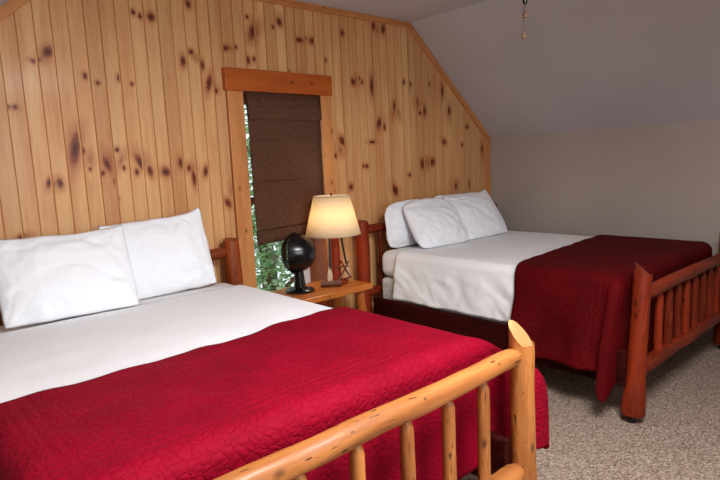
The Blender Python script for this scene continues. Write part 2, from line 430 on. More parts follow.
w = MB()
xs = [(XL, 0.), (XR, 0.), (W0, 0.), (W1, 0.), (PXL, 0.), (PXR, 0.)]
k = math.floor((XL - B0) / BW)
while B0 + k * BW < XR:
    x = B0 + k * BW
    xs += [(x - .0058, 0.), (x - .0028, .010), (x + .0028, .010), (x + .0058, 0.)]
    k += 1
xs = sorted(p for p in xs if XL <= p[0] <= XR)
for (xa, da), (xb, db) in zip(xs[:-1], xs[1:]):
    if xb - xa < 1e-6: continue
    xm = (xa + xb) / 2
    kb = board(xm) + .5
    spans = [(0, None)] if not (W0 - 1e-6 < xm < W1 + 1e-6) else [(0, WZ0), (WZ1, None)]
    for z0, z1 in spans:
        q = []
        for x, d, tp in ((xa, da, 0), (xb, db, 0), (xb, db, 1), (xa, da, 1)):
            z = (top(x) if z1 is None else z1) if tp else z0
            q.append(w.vert((x, YB + d, z), (x - B0 - kb * BW, kb, z)))
        w.face(q)
def knotval(x, z, bk):
    v = 0.
    for kx, kz, ra, rb, ang, kst in KNOTS:
        if abs(x - kx) > .25 or abs(z - kz) > .3: continue
        core = kst == 1.
        if core and board(kx) != bk: continue
        a = math.radians(ang); dx, dz = x - kx, z - kz
        e1, e2 = dx * cos(a) + dz * sin(a), -dx * sin(a) + dz * cos(a)
        q = math.hypot(e1 / (ra * (2.8 if core else 1.7)), e2 / (rb * (3.6 if core else 2.2)))
        if q < 1: v = max(v, 1 - q if core else .66 * (1 - q) ** .6)
    return v
for n_, (kx, kz, ra, rb, ang, kst) in enumerate(KNOTS):
    core = kst == 1.
    R_ = max(ra * (2.8 if core else 1.7), rb * (3.6 if core else 2.2)) * (1.02 if ang else 1.)
    RX, RZ = (R_, R_) if ang else (ra * (2.9 if core else 1.75), rb * (3.7 if core else 2.25))
    for bk in range(board(kx - RX), board(kx + RX) + 1):
        if core and bk != board(kx): continue
        lo, hi = max(B0 + bk * BW + .006, kx - RX), min(B0 + (bk + 1) * BW - .006, kx + RX)
        if hi - lo < .004: continue
        if lo < W1 and hi > W0 and kz - RZ < WZ1: continue
        kb = bk + .5; st = .0045 if core else .007
        nu = max(3, int((hi - lo) / st) + 1); nv = max(3, int(2 * RZ / st) + 1); rows = []
        for jj in range(nv):
            z = kz - RZ + 2 * RZ * jj / (nv - 1)
            rows.append([])
            for ii in range(nu):
                x = lo + (hi - lo) * ii / (nu - 1)
                rows[-1].append(w.vert((x, YB - .0005 - n_ * .000004, z), (x - B0 - kb * BW, kb, z), (0, 0), max(0., knotval(x, z, bk))))
        w.grid(lambda i, j: rows[j][i], nu, nv)
struct('wall_back', w, M['pine'], smooth=False)

def prism(mb, poly, axis, a, b, m=0):
    """polygon in the plane across axis, extruded from a to b"""
    def P(p, t):
        return (t, p[0], p[1]) if axis == 0 else (p[0], t, p[1]) if axis == 1 else (p[0], p[1], t)
    n = len(poly)
    A = [mb.vert(P(p, a)) for p in poly]; B = [mb.vert(P(p, b)) for p in poly]
    mb.face(A, m); mb.face(B[::-1], m)
    for i in range(n):
        j = (i + 1) % n
        mb.face((A[j], A[i], B[i], B[j]), m)

AX, CY = -1.35, .7          # the dormer behind the cheek wall, where the camera stands
b = MB(); b.box((AX - .1, YR - .1, -.1), (XR + .1, YB + .1, 0.)); struct('floor', b, M['carpet'], smooth=False)
b = MB(); b.box((AX - .1, YR - .1, ZC), (XR + .1, YB + .02, ZC + .1)); struct('ceiling', b, M['ceil'], smooth=False)
b = MB(); prism(b, [(PXR, ZC), (XR, ZK), (XR + .1, ZK), (XR + .1, ZC + .02), (PXR, ZC + .02)], 1, YR, YB)
struct('ceiling_right', b, M['ceil'], smooth=False)
b = MB(); prism(b, [(PXL, ZC), (XL, ZK), (XL - .1, ZK), (XL - .1, ZC + .02), (PXL, ZC + .02)], 1, CY, YB)
struct('ceiling_left', b, M['ceil'], smooth=False)
b = MB(); b.box((XR, YR, 0), (XR + .1, YB, ZK)); struct('wall_right', b, M['wallpaint'], smooth=False)
b = MB(); b.box((XL - .1, CY, 0), (XL, YB, ZK)); struct('wall_left', b, M['wallpaint'], smooth=False)
b = MB(); prism(b, [(AX, 0), (XL - .1, 0), (XL - .1, ZC), (AX, ZC)], 1, CY, CY + .1); struct('wall_cheek', b, M['wallpaint'], smooth=False)
b = MB(); b.box((AX - .1, YR, 0), (AX, CY + .1, ZC)); struct('wall_dormer', b, M['wallpaint'], smooth=False)
# rear wall; its window is added as an opening for the rear fill light
RX0, RX1, RZ0, RZ1 = .15, 1.75, .95, 2.25
b = MB()
for lo, hi in (((AX, YR - .1, 0), (RX0, YR, ZC)), ((RX1, YR - .1, 0), (XR, YR, ZC)), ((RX0, YR - .1, 0), (RX1, YR, RZ0)), ((RX0, YR - .1, RZ1), (RX1, YR, ZC))):
    b.box(lo, hi)
struct('wall_rear', b, M['wallpaint'], smooth=False)
b = MB()
for lo, hi in (((RX0, YR - .08, RZ0), (RX0 + .05, YR - .03, RZ1)), ((RX1 - .05, YR - .08, RZ0), (RX1, YR - .03, RZ1)), ((RX0, YR - .08, RZ0), (RX1, YR - .03, RZ0 + .05)), ((RX0, YR - .08, RZ1 - .05), (RX1, YR - .03, RZ1)), (((RX0 + RX1) / 2 - .03, YR - .08, RZ0), ((RX0 + RX1) / 2 + .03, YR - .03, RZ1))):
    b.box(lo, hi)
w2 = struct('added_rear_window', b, M['vinyl'], smooth=False)  # unseen window frame, made up to carry the fill light
b = MB(); b.box((RX0 + .05, YR - .06, RZ0 + .05), (RX1 - .05, YR - .055, RZ1 - .05)); b.build('pane', M['glass'], w2, smooth=False)

# trim along the gable wall
def strip(name, p, q, wd, y0, y1, ins, mat='trim', seed=0.):
    """board from p to q (x, z) lying on the wall, its body on the side of vector ins"""
    p, q, ins = Vector(p), Vector(q), Vector(ins)
    d = (q - p).normalized(); L = (q - p).length
    nrm = Vector((-d.y, d.x))
    if nrm.dot(ins) < 0: nrm = -nrm
    Mx = Matrix(((d.x, 0, nrm.x, p.x), (0, 1, 0, 0), (d.y, 0, nrm.y, p.y), (0, 0, 0, 1)))
    mb = MB(); mb.box((0, y0, 0), (L, y1, wd), Mx, seed=seed)
    me = mb.build(name, M[mat], None, smooth=False, bevel=.004)
    me['kind'] = 'structure'
    return me
strip('trim_1', (PXR, ZC), (XR, ZK), .05, YB - .022, YB, (-1, -1), seed=1)
strip('trim_2', (PXL, ZC), (PXR, ZC), .045, YB - .022, YB, (0, -1), seed=2)
strip('trim_3', (PXL, ZC), (XL, ZK), .05, YB - .022, YB, (1, -1), seed=3)
strip('trim_4', (XR, 0), (XR, ZK), .045, YB - .022, YB, (-1, 0), seed=4)

# window in the pine wall
GY = 3.63
b = MB()
f = .06
for lo, hi in (((W0, GY, WZ0), (W0 + f, GY + .05, WZ1)), ((W1 - f, GY, WZ0), (W1, GY + .05, WZ1)), ((W0 + f, GY, WZ0), (W1 - f, GY + .05, WZ0 + f)), ((W0 + f, GY, WZ1 - f), (W1 - f, GY + .05, WZ1)), ((W0 + f, GY, 1.22), (W1 - f, GY + .05, 1.27))):
    b.box(lo, hi)
win = struct('window_1', b, M['vinyl'], smooth=False, bevel=.004)
b = MB(); b.box((W0 + f, GY + .02, WZ0 + f), (W1 - f, GY + .026, 1.22)); b.build('pane', M['glass'], win, smooth=False)
b = MB(); b.box((W0 + f, GY + .02, 1.27), (W1 - f, GY + .026, WZ1 - f)); b.build('pane', M['glass'], win, smooth=False)
for nm, lo, hi, mt in (('casing', (1.912, 3.378, .30), (2.03, YB - .0005, 2.0), 'trim'), ('casing', (2.688, 3.378, .30), (2.795, YB - .0005, 2.0), 'trim'),
                   ('header_board', (1.89, 3.355, 2.0), (2.788, YB - .0005, 2.145), 'header'),
                   ('jamb', (W0 - .02, YB + .009, WZ0 - .02), (W0, GY + .05, WZ1 + .02), 'header'), ('jamb', (W1, YB + .009, WZ0 - .02), (W1 + .02, GY + .05, WZ1 + .02), 'header'),
                   ('jamb', (W0, YB + .009, WZ1), (W1, GY + .05, WZ1 + .02), 'header'), ('window_sill', (W0 - .0, 3.37, WZ0 - .02), (W1, GY + .05, WZ0), 'header')):
    b = MB(); b.box(lo, hi, seed=hi[0]); b.build(nm, M[mt], win, smooth=False, bevel=.004)

# roman shade: one folded cloth with a valance flap and a stacked hem
sh = thing('roman_shade', 'dark brown woven roman shade pulled most of the way down the window', 'window shade', (2.365, 3.39, 2.0))
def shade_sheet(prof, x0, x1, skew=0.):
    mb = MB(); n = 13; rows = []
    for y, z in prof:
        row = []
        for i in range(n):
            t = i / (n - 1)
            zz = z + skew * t * max(0, (1.2 - z)) / .25
            row.append(mb.vert((x0 + (x1 - x0) * t + .012 * (2.0 - z) * (1 - t), y + .0015 * sin(9 * t + z * 7), zz)))
        rows.append(row)
    mb.grid(lambda i, j: rows[j][i], n, len(prof))
    return mb
shade_sheet([(3.394, 1.995), (3.392, 1.84), (3.388, 1.70), (3.384, 1.678), (3.394, 1.668), (3.393, 1.5), (3.388, 1.41), (3.383, 1.394), (3.394, 1.384), (3.393, 1.2), (3.388, 1.07), (3.381, 1.052), (3.392, 1.042), (3.390, 1.0), (3.384, .962), (3.392, .945)], 2.054, 2.682, .03).build('shade_panel', M['blind'], sh, loc=sh.location, solid=.003)
shade_sheet([(3.380, 1.996), (3.374, 1.9), (3.371, 1.822), (3.374, 1.818), (3.388, 1.822)], 2.054, 2.682).build('valance', M['blind'], sh, loc=sh.location, solid=.003)
shade_sheet([(3.378, 1.032), (3.372, .975), (3.374, .957), (3.386, .954)], 2.054, 2.682, .03).build('hem_fold', M['blind'], sh, loc=sh.location, solid=.003)

# tree crown outside the window
rnd = random.Random(4)
tr = thing('tree', 'leafy green tree seen through the gap under the brown window shade', 'tree', (3.6, 5.6, -2.5))
b = MB(); b.tube([(3.6, 5.6, -2.5), (3.62, 5.6, -1.), (3.55, 5.65, .6), (3.6, 5.6, 2.2)], [.14, .12, .09, .04], 12, 3, .1)
for a in range(7):
    z = -.9 + a * .4; th = a * 2.4
    b.tube([(3.6, 5.6, z), (3.6 + .6 * cos(th), 5.6 + .35 * sin(th), z + .3), (3.6 + 1.3 * cos(th), 5.6 + .6 * sin(th), z + .5)], [.04, .025, .01], 8, a, .1)
b.build('trunk', M['bark'], tr, loc=tr.location)
b = MB()
for i in range(18000):
    c = Vector((3.4 + rnd.gauss(0, .85), 5.6 + rnd.gauss(0, .55), .7 + rnd.gauss(0, 1.05)))
    s_ = rnd.uniform(.022, .055)
    R3 = Matrix.Rotation(rnd.uniform(0, 6.28), 3, 'Z') @ Matrix.Rotation(rnd.uniform(-1, 1), 3, 'X') @ Matrix.Rotation(rnd.uniform(-.6, .6), 3, 'Y')
    idx = [b.vert(c + R3 @ Vector(p) * s_) for p in ((-1, 0, 0), (-.3, .42, .12), (.5, .3, .1), (1.1, 0, 0), (.5, -.3, .1), (-.3, -.42, .12))]
    b.face(idx)
b.build('foliage', M['leaf'], tr, loc=tr.location, smooth=False)

# ------------------------------------------------------------------ log beds
RINGS = 26
def logmb(p, q, r0, r1, seed, bump=.07, taper0=0., taper1=0., seg=18, wob=.004, n=RINGS, **kw):
    """a peeled log from p to q; taper = length of a whittled tenon at that end"""
    pts = line(p, q, n); L = (Vector(q) - Vector(p)).length
    rad = []
    for i, v in enumerate(pts):
        d = L * i / (n - 1)
        r = r0 + (r1 - r0) * i / (n - 1)
        if taper0 and d < taper0: r *= .5 + .5 * sin(.5 * PI * d / taper0)
        if taper1 and L - d < taper1: r *= .5 + .5 * sin(.5 * PI * (L - d) / taper1)
        rad.append(r)
        e = min(1, d / .06, (L - d) / .06)
        v.x += wob * e * noise.noise(Vector((seed, d * 3, 1.))); v.y += wob * e * noise.noise(Vector((seed, d * 3, 5.)))
        v.z += wob * e * noise.noise(Vector((seed, d * 3, 9.)))
    mb = MB(); mb.tube(pts, rad, seg, seed, bump, **kw)
    return mb

def post(name, x, y, z1, mats, bed, seed, cut, foot=True, dx=(0, 0)):
    o = bed.location
    prof = [(.045, .060), (.06, .062), (.12, .060), (.2, .054), (.3, .049), (.45, .047), (.6, .046), (.7, .047), (z1 - .02, .047), (z1, .047)] if foot else \
           [(.03, .056), (.2, .055), (.5, .055), (.8, .055), (z1 - .05, .054), (z1, .05)]
    zs, rs = [], []
    n = 34
    for i in range(n):
        z = prof[0][0] + (z1 - prof[0][0]) * i / (n - 1)
        for (za, ra), (zb, rb) in zip(prof[:-1], prof[1:]):
            if za <= z <= zb + 1e-6:
                zs.append(z); rs.append(ra + (rb - ra) * (z - za) / (zb - za)); break
    mb = MB()
    mb.tube([(x + dx[0] + (dx[1] - dx[0]) * z / z1 + .004 * noise.noise(Vector((seed, z * 3, 0))), y + .004 * noise.noise(Vector((seed, z * 3, 4))), z) for z in zs], rs, 20, seed, .09, cut=cut, cutm=1)
    p = mb.build(name, mats, bed)
    c = MB()
    c.lathe([(.0, .0), (.012, .0), (.022, .006), (.024, .02), (.022, .034), (.012, .044), (0, .046)], (x + dx[0], y, 0), 16)
    c.build('caster', M['rubber'], p)
    return p

def log_bed(label, cx, yf, yh, wood, hwood, cutm, fcut, spx, rail_z, top_z, side, seed, tips, leans, hx=0.):
    bed = thing('log_bed', label, 'bed', (cx, 0, 0), 'log beds')
    H = .835
    for i, s in enumerate((-1, 1)):
        post('footboard_post', s * H, yf, top_z, [M[wood], M[cutm]], bed, seed + i, fcut, True, leans[i])
        post('headboard_post', s * (H + hx), yh, 1.03, [M[hwood], M[hwood]], bed, seed + 4 + i, (0, -.15, .99), False)
    la = lambda k, z: leans[k][0] + (leans[k][1] - leans[k][0]) * z / top_z
    logmb((-H + .02 + la(0, rail_z), yf, rail_z), (H - .02 + la(1, rail_z), yf, rail_z), .040, .036, seed + 10, .08, .06, .06, n=60, wob=.012).build('footboard_rail', M[wood], bed)
    logmb((-H + .02 + la(0, .285), yf, .285), (H - .02 + la(1, .285), yf, .285), .042, .040, seed + 11, .08, .06, .06, n=60, wob=.01).build('footboard_rail', M[wood], bed)
    logmb((-H - hx + .02, yh, .96), (H + hx - .02, yh, .95), .036, .036, seed + 12, .07, .06, .06, n=60, wob=.01).build('headboard_rail', M[hwood], bed)
    logmb((-H - hx + .02, yh, .45), (H + hx - .02, yh, .45), .038, .036, seed + 13, .07, .06, .06, n=60, wob=.01).build('headboard_rail', M[hwood], bed)
    for i, x in enumerate(spx):
        logmb((x, yf + .004, .30), (x, yf + .004, tips), .024, .0225, seed + 20 + i, .06, 0, .035, seg=14).build('footboard_spindle', M[wood], bed)
    for i in range(9):
        x = -.68 + i * .17
        logmb((x, yh, .47), (x, yh, .94), .020, .019, seed + 40 + i, .06, .03, .03, seg=12).build('headboard_spindle', M[hwood], bed)
    for s in (-1, 1):
        b = MB(); x = s * .80
        b.box((x - .02, yf + .03, .20), (x + .02, yh - .03, .41), seed=seed)
        b.build('side_rail', M[side], bed, smooth=False, bevel=.012)
    return bed

# ------------------------------------------------------------------ bedding
def rounded(name, lo, hi, r, mat, label, cat, group, puff=0., seed=0.):
    lo, hi = Vector(lo), Vector(hi)
    c = (lo + hi) / 2
    mb = MB(); mb.box(lo, hi)
    o = mb.build(name, mat, None, loc=(c.x, c.y, lo.z))
    bv = o.modifiers.new('bevel', 'BEVEL'); bv.width = r; bv.segments = 6
    return tag(o, label, cat, group)

def drape(name, cx, hw, y0, y1, ztop, sdrop, fdrop, r, flare, mat, step, label, cat, group, seed, wave=.01, bumpamp=.003, headwob=0., solid=.004, diag=0., skew=0., foldout=.30, outmax=(.985, .985), fwd=0., pocket=.09, rmax=.62):
    """cloth over a mattress top: u across, v from the head edge y0 to the foot edge y1 and over it by fdrop"""
    U = hw - r + sdrop
    nu = int(2 * U / step) + 1
    Ltot = y0 - y1 + fdrop
    nv = int(Ltot / step) + 1
    mb = MB(); rows = []
    arc = r * PI / 2
    def over(d, fl):
        if d <= 0: return 0., 0.
        if d < arc: a = d / r; return r * sin(a), -r * (1 - cos(a))
        L = d - arc
        return r + fl * L, -r - L * math.sqrt(1 - fl * fl)
    N = lambda x, y, z=0.: noise.noise(Vector((x + seed * 3.3, y - seed * 1.9, z + seed)))
    for j in range(nv):
        v0 = j / (nv - 1)
        row = []
        for i in range(nu):
            u = -U + 2 * U * i / (nu - 1)
            sg = 1 if u > 0 else -1
            v = y0 - v0 * Ltot
            v += headwob * (1 - v0) ** 2 * (N(u * 2.2, 3) + .5 * N(u * 6, 8))
            v += skew * max(-hw, min(hw, u)) * (1 - v0)
            s = max(0., abs(u) - (hw - r)); t = max(0., (y1 + r) - v) if fdrop else 0.
            if t > 0 and s > 0:
                rho = math.hypot(s, t); rho = rho if rho < rmax - .12 else rmax - .12 + .12 * math.tanh((rho - rmax + .12) / .12); th = math.atan2(t, s)
                h, z = over(rho, flare)
                hf = min(h, r) + .004
                x = hw - r + h * max(0., cos(th)) ** .6 + foldout * .36 * math.tanh(max(0., rho - .03) / .3) * sin(2 * th) ** .8
                lim = outmax[1 if sg > 0 else 0] - .05
                if x > lim: x = lim + .05 * math.tanh((x - lim) / .05)
                y = y1 + r - hf * sin(th) + pocket * min(1., rho / .45) * sin(2 * th) * max(0., cos(2 * th)) ** .5 - (fwd * min(1., max(0., x - .90) / .12) if sg > 0 else 0.)
            elif t > 0:
                h, z = over(t, 0.)
                x = abs(u); y = y1 + r - h
            else:
                h, z = over(s, flare)
                x = hw - r + h if s > 0 else abs(u); y = v
            hang = max(0., s - arc)
            if hang > 0 and t <= 0:
                x += wave * min(1.2, hang / .35) * (sin(v * 17 + 2.2 * N(v * 2, 1)) + .6 * N(v * 9, 2, hang * 3))
                if diag:
                    q = (hang / .1 if hang < .1 else 1.)
                    x += diag * q * (N(v * 9 + hang * 9, hang * 4 - v * 2, 3) + 1.1 * (1 - abs(N(v * 5 + hang * 7, hang * 3 - v, 7))) ** 8 - .6 * (1 - abs(N(v * 8 - hang * 5, hang * 5, 17))) ** 9)
                z += .008 * N(v * 3, 5) * hang / .35
            zf = .10 - ztop
            if z < zf + .08: z = zf + .08 - .08 * math.tanh((zf + .08 - z) / .08)
            flat = 1. if (s == 0 and t == 0) else .3
            z += bumpamp * flat * (N(u * 4, v * 4) + .6 * N(u * 11, v * 9))
            row.append(mb.vert((cx + sg * x, y, ztop + z), None, (u, v)))
        rows.append(row)
    mb.grid(lambda i, j: rows[j][i], nu, nv, flip=True)
    o = mb.build(name, mat, None, loc=(cx, (y0 + y1) / 2, ztop), solid=solid, sharp=80)
    return tag(o, label, cat, group)

def pillow(name, bottom, lean, yaw, w_, h_, t_, label, group, seed, roll=0., peak=1., rnd_=.05, wr=.55, dome=0., floor=.013):
    """bottom = middle of the lower edge, lean = tilt from the horizontal in degrees"""
    nu, nv = 64, 46
    mb = MB()
    N = lambda x, y, z: noise.noise(Vector((x + seed * 5.1, y - seed * 2.7, z + seed * 1.3)))
    def P(i, j, sd):
        u = -1 + 2 * i / (nu - 1); v = -1 + 2 * j / (nv - 1)
        uu = math.copysign(abs(u) ** .85, u); vv = math.copysign(abs(v) ** .85, v)
        eu = max(0., 1 - abs(uu) ** 2.3); ev = max(0., 1 - abs(vv) ** 2.3)
        th = (eu ** .55) * (ev ** .55)
        x = w_ / 2 * uu * (1 - rnd_ * abs(vv) ** 5)
        y = h_ / 2 * vv * (1 - rnd_ * abs(uu) ** 5)
        # corners stay pointed, edges pull in between them
        x -= math.copysign(w_ * .02 * (1 - vv ** 4) * abs(uu) ** 3, uu)
        y -= math.copysign(h_ * (.035 if vv > 0 else .0) * (1 - uu ** 4) * abs(vv) ** 3, vv)
        y += peak * .018 * abs(uu) ** 6 * (1. if u > 0 or peak < 1.3 else .1) * (1 if vv > 0 else -.2) * abs(vv) ** 2
        y += dome * (1 - uu * uu) * max(0., vv)
        z = sd * t_ / 2 * th * (1 - .3 * vv)
        # creases running in from the corners and along the edges
        cr = 0.
        for cu, cv in ((-1, -1), (1, -1), (-1, 1), (1, 1)):
            du, dv = u - cu, v - cv
            d = math.hypot(du * w_, dv * h_); a = math.atan2(dv * h_, du * w_)
            cr += math.exp(-d * 5.5) * (1 - abs(N(a * 3.4, cu * 3 + cv, d * 1.2))) ** 5 * .8
        cr += wr * .6 * abs(N(u * 2.2, v * 1.7, 2.)) ** 1.2 + .22 * abs(N(u * 4.5 + v * 2, v * 3.2, 6.))
        cr += wr * .34 * (1 - abs(N(u * 1.5 + v * .9, v * 1.3 - u * .4, 12.))) ** 9 - wr * .22 * (1 - abs(N(u * 2.1 - v * 1.1, v * 1.6 + u, 21.))) ** 8
        z -= sd * .042 * cr * min(1., th * 1.6)
        x += .005 * N(u * 3, v * 3, 9.); y += .007 * N(u * 3, v * 3, 4.)
        return Vector((x, y + h_ / 2, z))
    M4 = Matrix.Translation(Vector(bottom)) @ Matrix.Rotation(math.radians(yaw), 4, 'Z') @ Matrix.Rotation(math.radians(lean), 4, 'X') @ Matrix.Rotation(math.radians(roll), 4, 'Z')
    idx = {}
    for sd in (1, -1):
        for j in range(nv):
            for i in range(nu):
                edge = i in (0, nu - 1) or j in (0, nv - 1)
                if edge and sd == -1: idx[i, j, sd] = idx[i, j, 1]; continue
                p = M4 @ P(i, j, sd)
                e = p.z - (TOP + floor)
                p.z = TOP + floor + (e + math.sqrt(e * e + .0001)) / 2
                idx[i, j, sd] = mb.vert(p)
        mb.grid(lambda i, j: idx[i, j, sd], nu, nv, flip=sd < 0)
    o = mb.build(name, M['pillow'], None, loc=bottom, sharp=180)
    return tag(o, label, 'pillow', group)

NX, FX = .965, 3.835
YH = 3.28
NF, FF = 1.13, 1.215
near_bed = log_bed('peeled log bed with honey coloured footboard, the nearer bed on the left', NX, NF, YH, 'honey', 'amber', 'honeycut',
        (.10, -.76, .64), [-.61, -.405, -.20, .0, .205, .405, .60], .748, .818, 'mahog', 1., .715, ((0, 0), (.025, .005)))
far_bed = log_bed('red stained log bed with many footboard spindles, farther bed by the right wall', FX, FF, YH, 'red', 'red', 'redcut',
        (.30, -.60, .74), [-.43 + .1475 * i for i in range(8)], .708, .845, 'mahog', 71., .672, ((.05, .155), (-.03, -.045)), .045)

TOP = .782
def bedding(cx, yf, which, seed):
    rounded('box_spring', (cx - .755, yf + .155, .33), (cx + .755, 3.215, .562), .03, M['ticking'],
            f'grey floral box spring inside the {which} bed frame', 'box spring', 'box springs')
    rounded('mattress', (cx - .755, yf + .15, .566), (cx + .755, 3.23, TOP), .07, M['mattress'],
            f'white covered mattress on the {which} bed', 'mattress', 'mattresses')
bedding(NX, NF, 'nearer honey log', 1.)
bedding(FX, FF, 'farther red log', 2.)
drape('bed_sheet', NX, .768, 2.985, NF + .5, TOP + .010, .405, 0, .065, .12, M['sheet'], .02, 'smooth white sheet on the nearer bed, above the crimson quilt', 'sheet', 'white bed sheets', 1., wave=.006, bumpamp=.004, diag=.006)
drape('bed_sheet', FX, .768, 3.03, FF + .5, TOP + .010, .405, 0, .065, .12, M['sheet'], .016, 'wrinkled white sheet hanging down the side of the farther bed', 'sheet', 'white bed sheets', 2., wave=.005, bumpamp=.004, diag=.009)
drape('quilt', NX, .787, 2.02, NF + .13, TOP + .028, .54, .50, .07, .2, M['crimson'], .018, 'bright crimson stitched quilt over the foot of the nearer bed', 'quilt', 'red quilts', 3., wave=.012, bumpamp=.005, headwob=.09, solid=.009, skew=.03, foldout=1.15, outmax=(.985, 1.11), fwd=.10)
drape('quilt', FX, .787, 2.04, FF + .08, TOP + .028, .59, .56, .07, .2, M['maroon'], .018, 'dark maroon quilt over the foot of the farther bed', 'quilt', 'red quilts', 4., wave=.014, bumpamp=.005, headwob=.03, solid=.009, skew=.10, foldout=.17, pocket=.035, rmax=.74)

PG = 'white pillows leaning on the headboards'
PZ = TOP + .004
pillow('pillow', (.755, 2.985, PZ), 67, -2, .65, .46, .17, 'plump white pillow at the left edge of the photo, on the nearer bed', PG, 1., roll=-.5, peak=1.4)
pillow('pillow', (1.29, 3.115, PZ), 75, -4, .62, .465, .15, 'white pillow beside the brown headboard post, right of the pair on the nearer bed', PG, 2., roll=3, peak=1.6, floor=.003)
pillow('pillow', (3.41, 3.155, PZ), 85, 3, .64, .365, .115, 'white pillow tucked behind another at the lamp side of the farther bed', PG, 3., peak=0., rnd_=.14, dome=.03, floor=.003)
pillow('pillow', (3.505, 2.865, PZ), 57, -5, .60, .435, .19, 'creased white pillow in front at the lamp side of the farther bed', PG, 4., peak=0., rnd_=.13, wr=.8, dome=.035)
pillow('pillow', (4.02, 3.155, PZ), 85, 0, .62, .40, .10, 'white pillow mostly hidden behind the far right pillow', PG, 5., peak=0., rnd_=.09, floor=.003)
pillow('pillow', (4.085, 2.88, PZ), 58, -5, .60, .46, .175, 'smooth white pillow in front, nearest the grey right wall', PG, 6., roll=2.5, peak=1.2, rnd_=.06)

# ------------------------------------------------------------------ night stand, lamp, fan
NZ = .615
ns = thing('nightstand', 'orange pine nightstand with splayed log legs between the two beds', 'nightstand', (2.34, 3.14, 0))
b = MB(); b.box((1.95, 2.935, NZ - .04), (2.735, 3.345, NZ), seed=3)
b.build('tabletop', M['table'], ns, loc=ns.location, smooth=False, bevel=.008)
for x, y, dx in ((2.655, 3.0, .08), (2.655, 3.28, .08), (2.03, 3.0, -.05), (2.03, 3.28, -.05)):
    logmb((x + dx, y, 0.), (x, y, NZ - .041), .032, .030, 90 + x + y, .05).build('leg', M['table'], ns, loc=ns.location)
logmb((2.0, 3.14, .20), (2.71, 3.14, .20), .02, .02, 96, .05).build('stretcher', M['table'], ns, loc=ns.location)

LX, LY = 2.575, 3.165
lamp = thing('table_lamp', 'rustic wooden table lamp with tapered cream shade on the nightstand', 'lamp', (LX, LY, NZ))
b = MB(); b.lathe([(0, 0), (.085, 0), (.09, .008), (.088, .02), (.08, .024), (0, .024)], (LX, LY, NZ), 36); b.build('base', M['red'], lamp, loc=lamp.location)
logmb((LX, LY, NZ + .024), (LX + .004, LY, NZ + .36), .044, .030, 60, .08).build('stem', M['red'], lamp, loc=lamp.location)
b = MB(); b.tube([(LX - .005, LY, NZ + .36), (LX - .005, LY, NZ + .42)], .014, 12); b.build('socket', M['brass'], lamp, loc=lamp.location)
logmb((LX - .16, LY - .02, NZ + .0225), (LX - .045, LY - .115, NZ + .0225), .022, .021, 63, .08).build('small_log', M['bark'], lamp, loc=lamp.location)
# two little paddles leaning on the stem
def paddle(x0, y0, x1, y1, z1, sd):
    b = MB()
    p0, p1 = Vector((x0, y0, NZ + .026)), Vector((x1, y1, z1))
    b.tube([p0.lerp(p1, t) for t in (.28, .6, 1.)], [.0075, .007, .0075], 10, sd, m=1, capm=1)
    d = (p1 - p0).normalized(); a = Vector((1, 0, 0)); a = (a - d * a.dot(d)).normalized(); c = d.cross(a)
    L = (p1 - p0).length * .36; prev = None
    for k in range(9):
        t = k / 8; wv = .024 * sin(PI * min(1., .25 + .75 * t) ** 1.0) ** .7 if t < 1 else .006
        o = p0 + d * L * t
        ring = [b.vert(o + a * sx * max(wv, .006) + c * sy * .004, ((o.x + sx * .02), o.y, t * .02)) for sx, sy in ((-1, 0), (-.5, -1), (.5, -1), (1, 0), (.5, 1), (-.5, 1))]
        if prev:
            for i in range(6): b.face((prev[i], prev[(i + 1) % 6], ring[(i + 1) % 6], ring[i]))
        else: b.face(ring[::-1])
        prev = ring
    b.face(prev)
    b.build('paddle', [M['birch'], M['blackm']], lamp, loc=lamp.location, sharp=30)
paddle(LX - .10, LY - .055, LX - .075, LY - .04, NZ + .37, 1)
paddle(LX + .085, LY - .05, LX + .03, LY - .04, NZ + .37, 2)
for i, (p, q) in enumerate((((-.03, -.07, .03), (.085, -.055, .16)), ((.10, -.05, .03), (.0, -.06, .18)), ((-.02, -.055, .13), (.075, -.06, .125)), ((.02, -.075, .035), (.11, -.045, .035)))):
    logmb((LX + p[0], LY + p[1], NZ + p[2]), (LX + q[0], LY + q[1], NZ + q[2]), .0075, .006, 70 + i, .1, seg=10, n=10).build('twig', M['red' if i % 2 else 'bark'], lamp, loc=lamp.location)
ZB, ZT = NZ + .363, NZ + .643
b = MB(); b.lathe([(.204, ZB), (.168, (ZB + ZT) / 2), (.132, ZT)], (LX - .005, LY - .0, 0), 64)
shade_o = b.build('lamp_shade', M['shade'], lamp, loc=lamp.location, solid=.0015)
for r, z in ((.2045, ZB), (.1325, ZT)):
    b = MB(); b.tube([(LX - .005 + r * cos(a * PI / 24), LY + r * sin(a * PI / 24), z + .002) for a in range(49)], .0028, 8, cap=False)
    tb = b.build('trim_band', M['birch'], shade_o); tb.location = -Vector(lamp.location)
b = MB(); b.tube([(LX - .005, LY, NZ + .42), (LX - .005, LY, ZT + .008)], .003, 8)
for a in range(3):
    b.tube([(LX - .005, LY, ZT - .004), (LX - .005 + .131 * cos(a * 2.1 + .5), LY + .131 * sin(a * 2.1 + .5), ZT - .002)], .0018, 6)
b.build('spider', M['brass'], lamp, loc=lamp.location)
b = MB(); b.lathe([(0, ZT + .005), (.008, ZT + .008), (.009, ZT + .014), (.005, ZT + .02), (.0, ZT + .026)], (LX - .005, LY, 0), 14); b.build('finial', M['bronze'], lamp, loc=lamp.location)
b = MB(); b.lathe([(.012, NZ + .42), (.02, NZ + .45), (.03, NZ + .48), (.027, NZ + .505), (.014, NZ + .52), (0, NZ + .523)], (LX - .005, LY, 0), 20); b.build('bulb', M['frost'], lamp, loc=lamp.location)

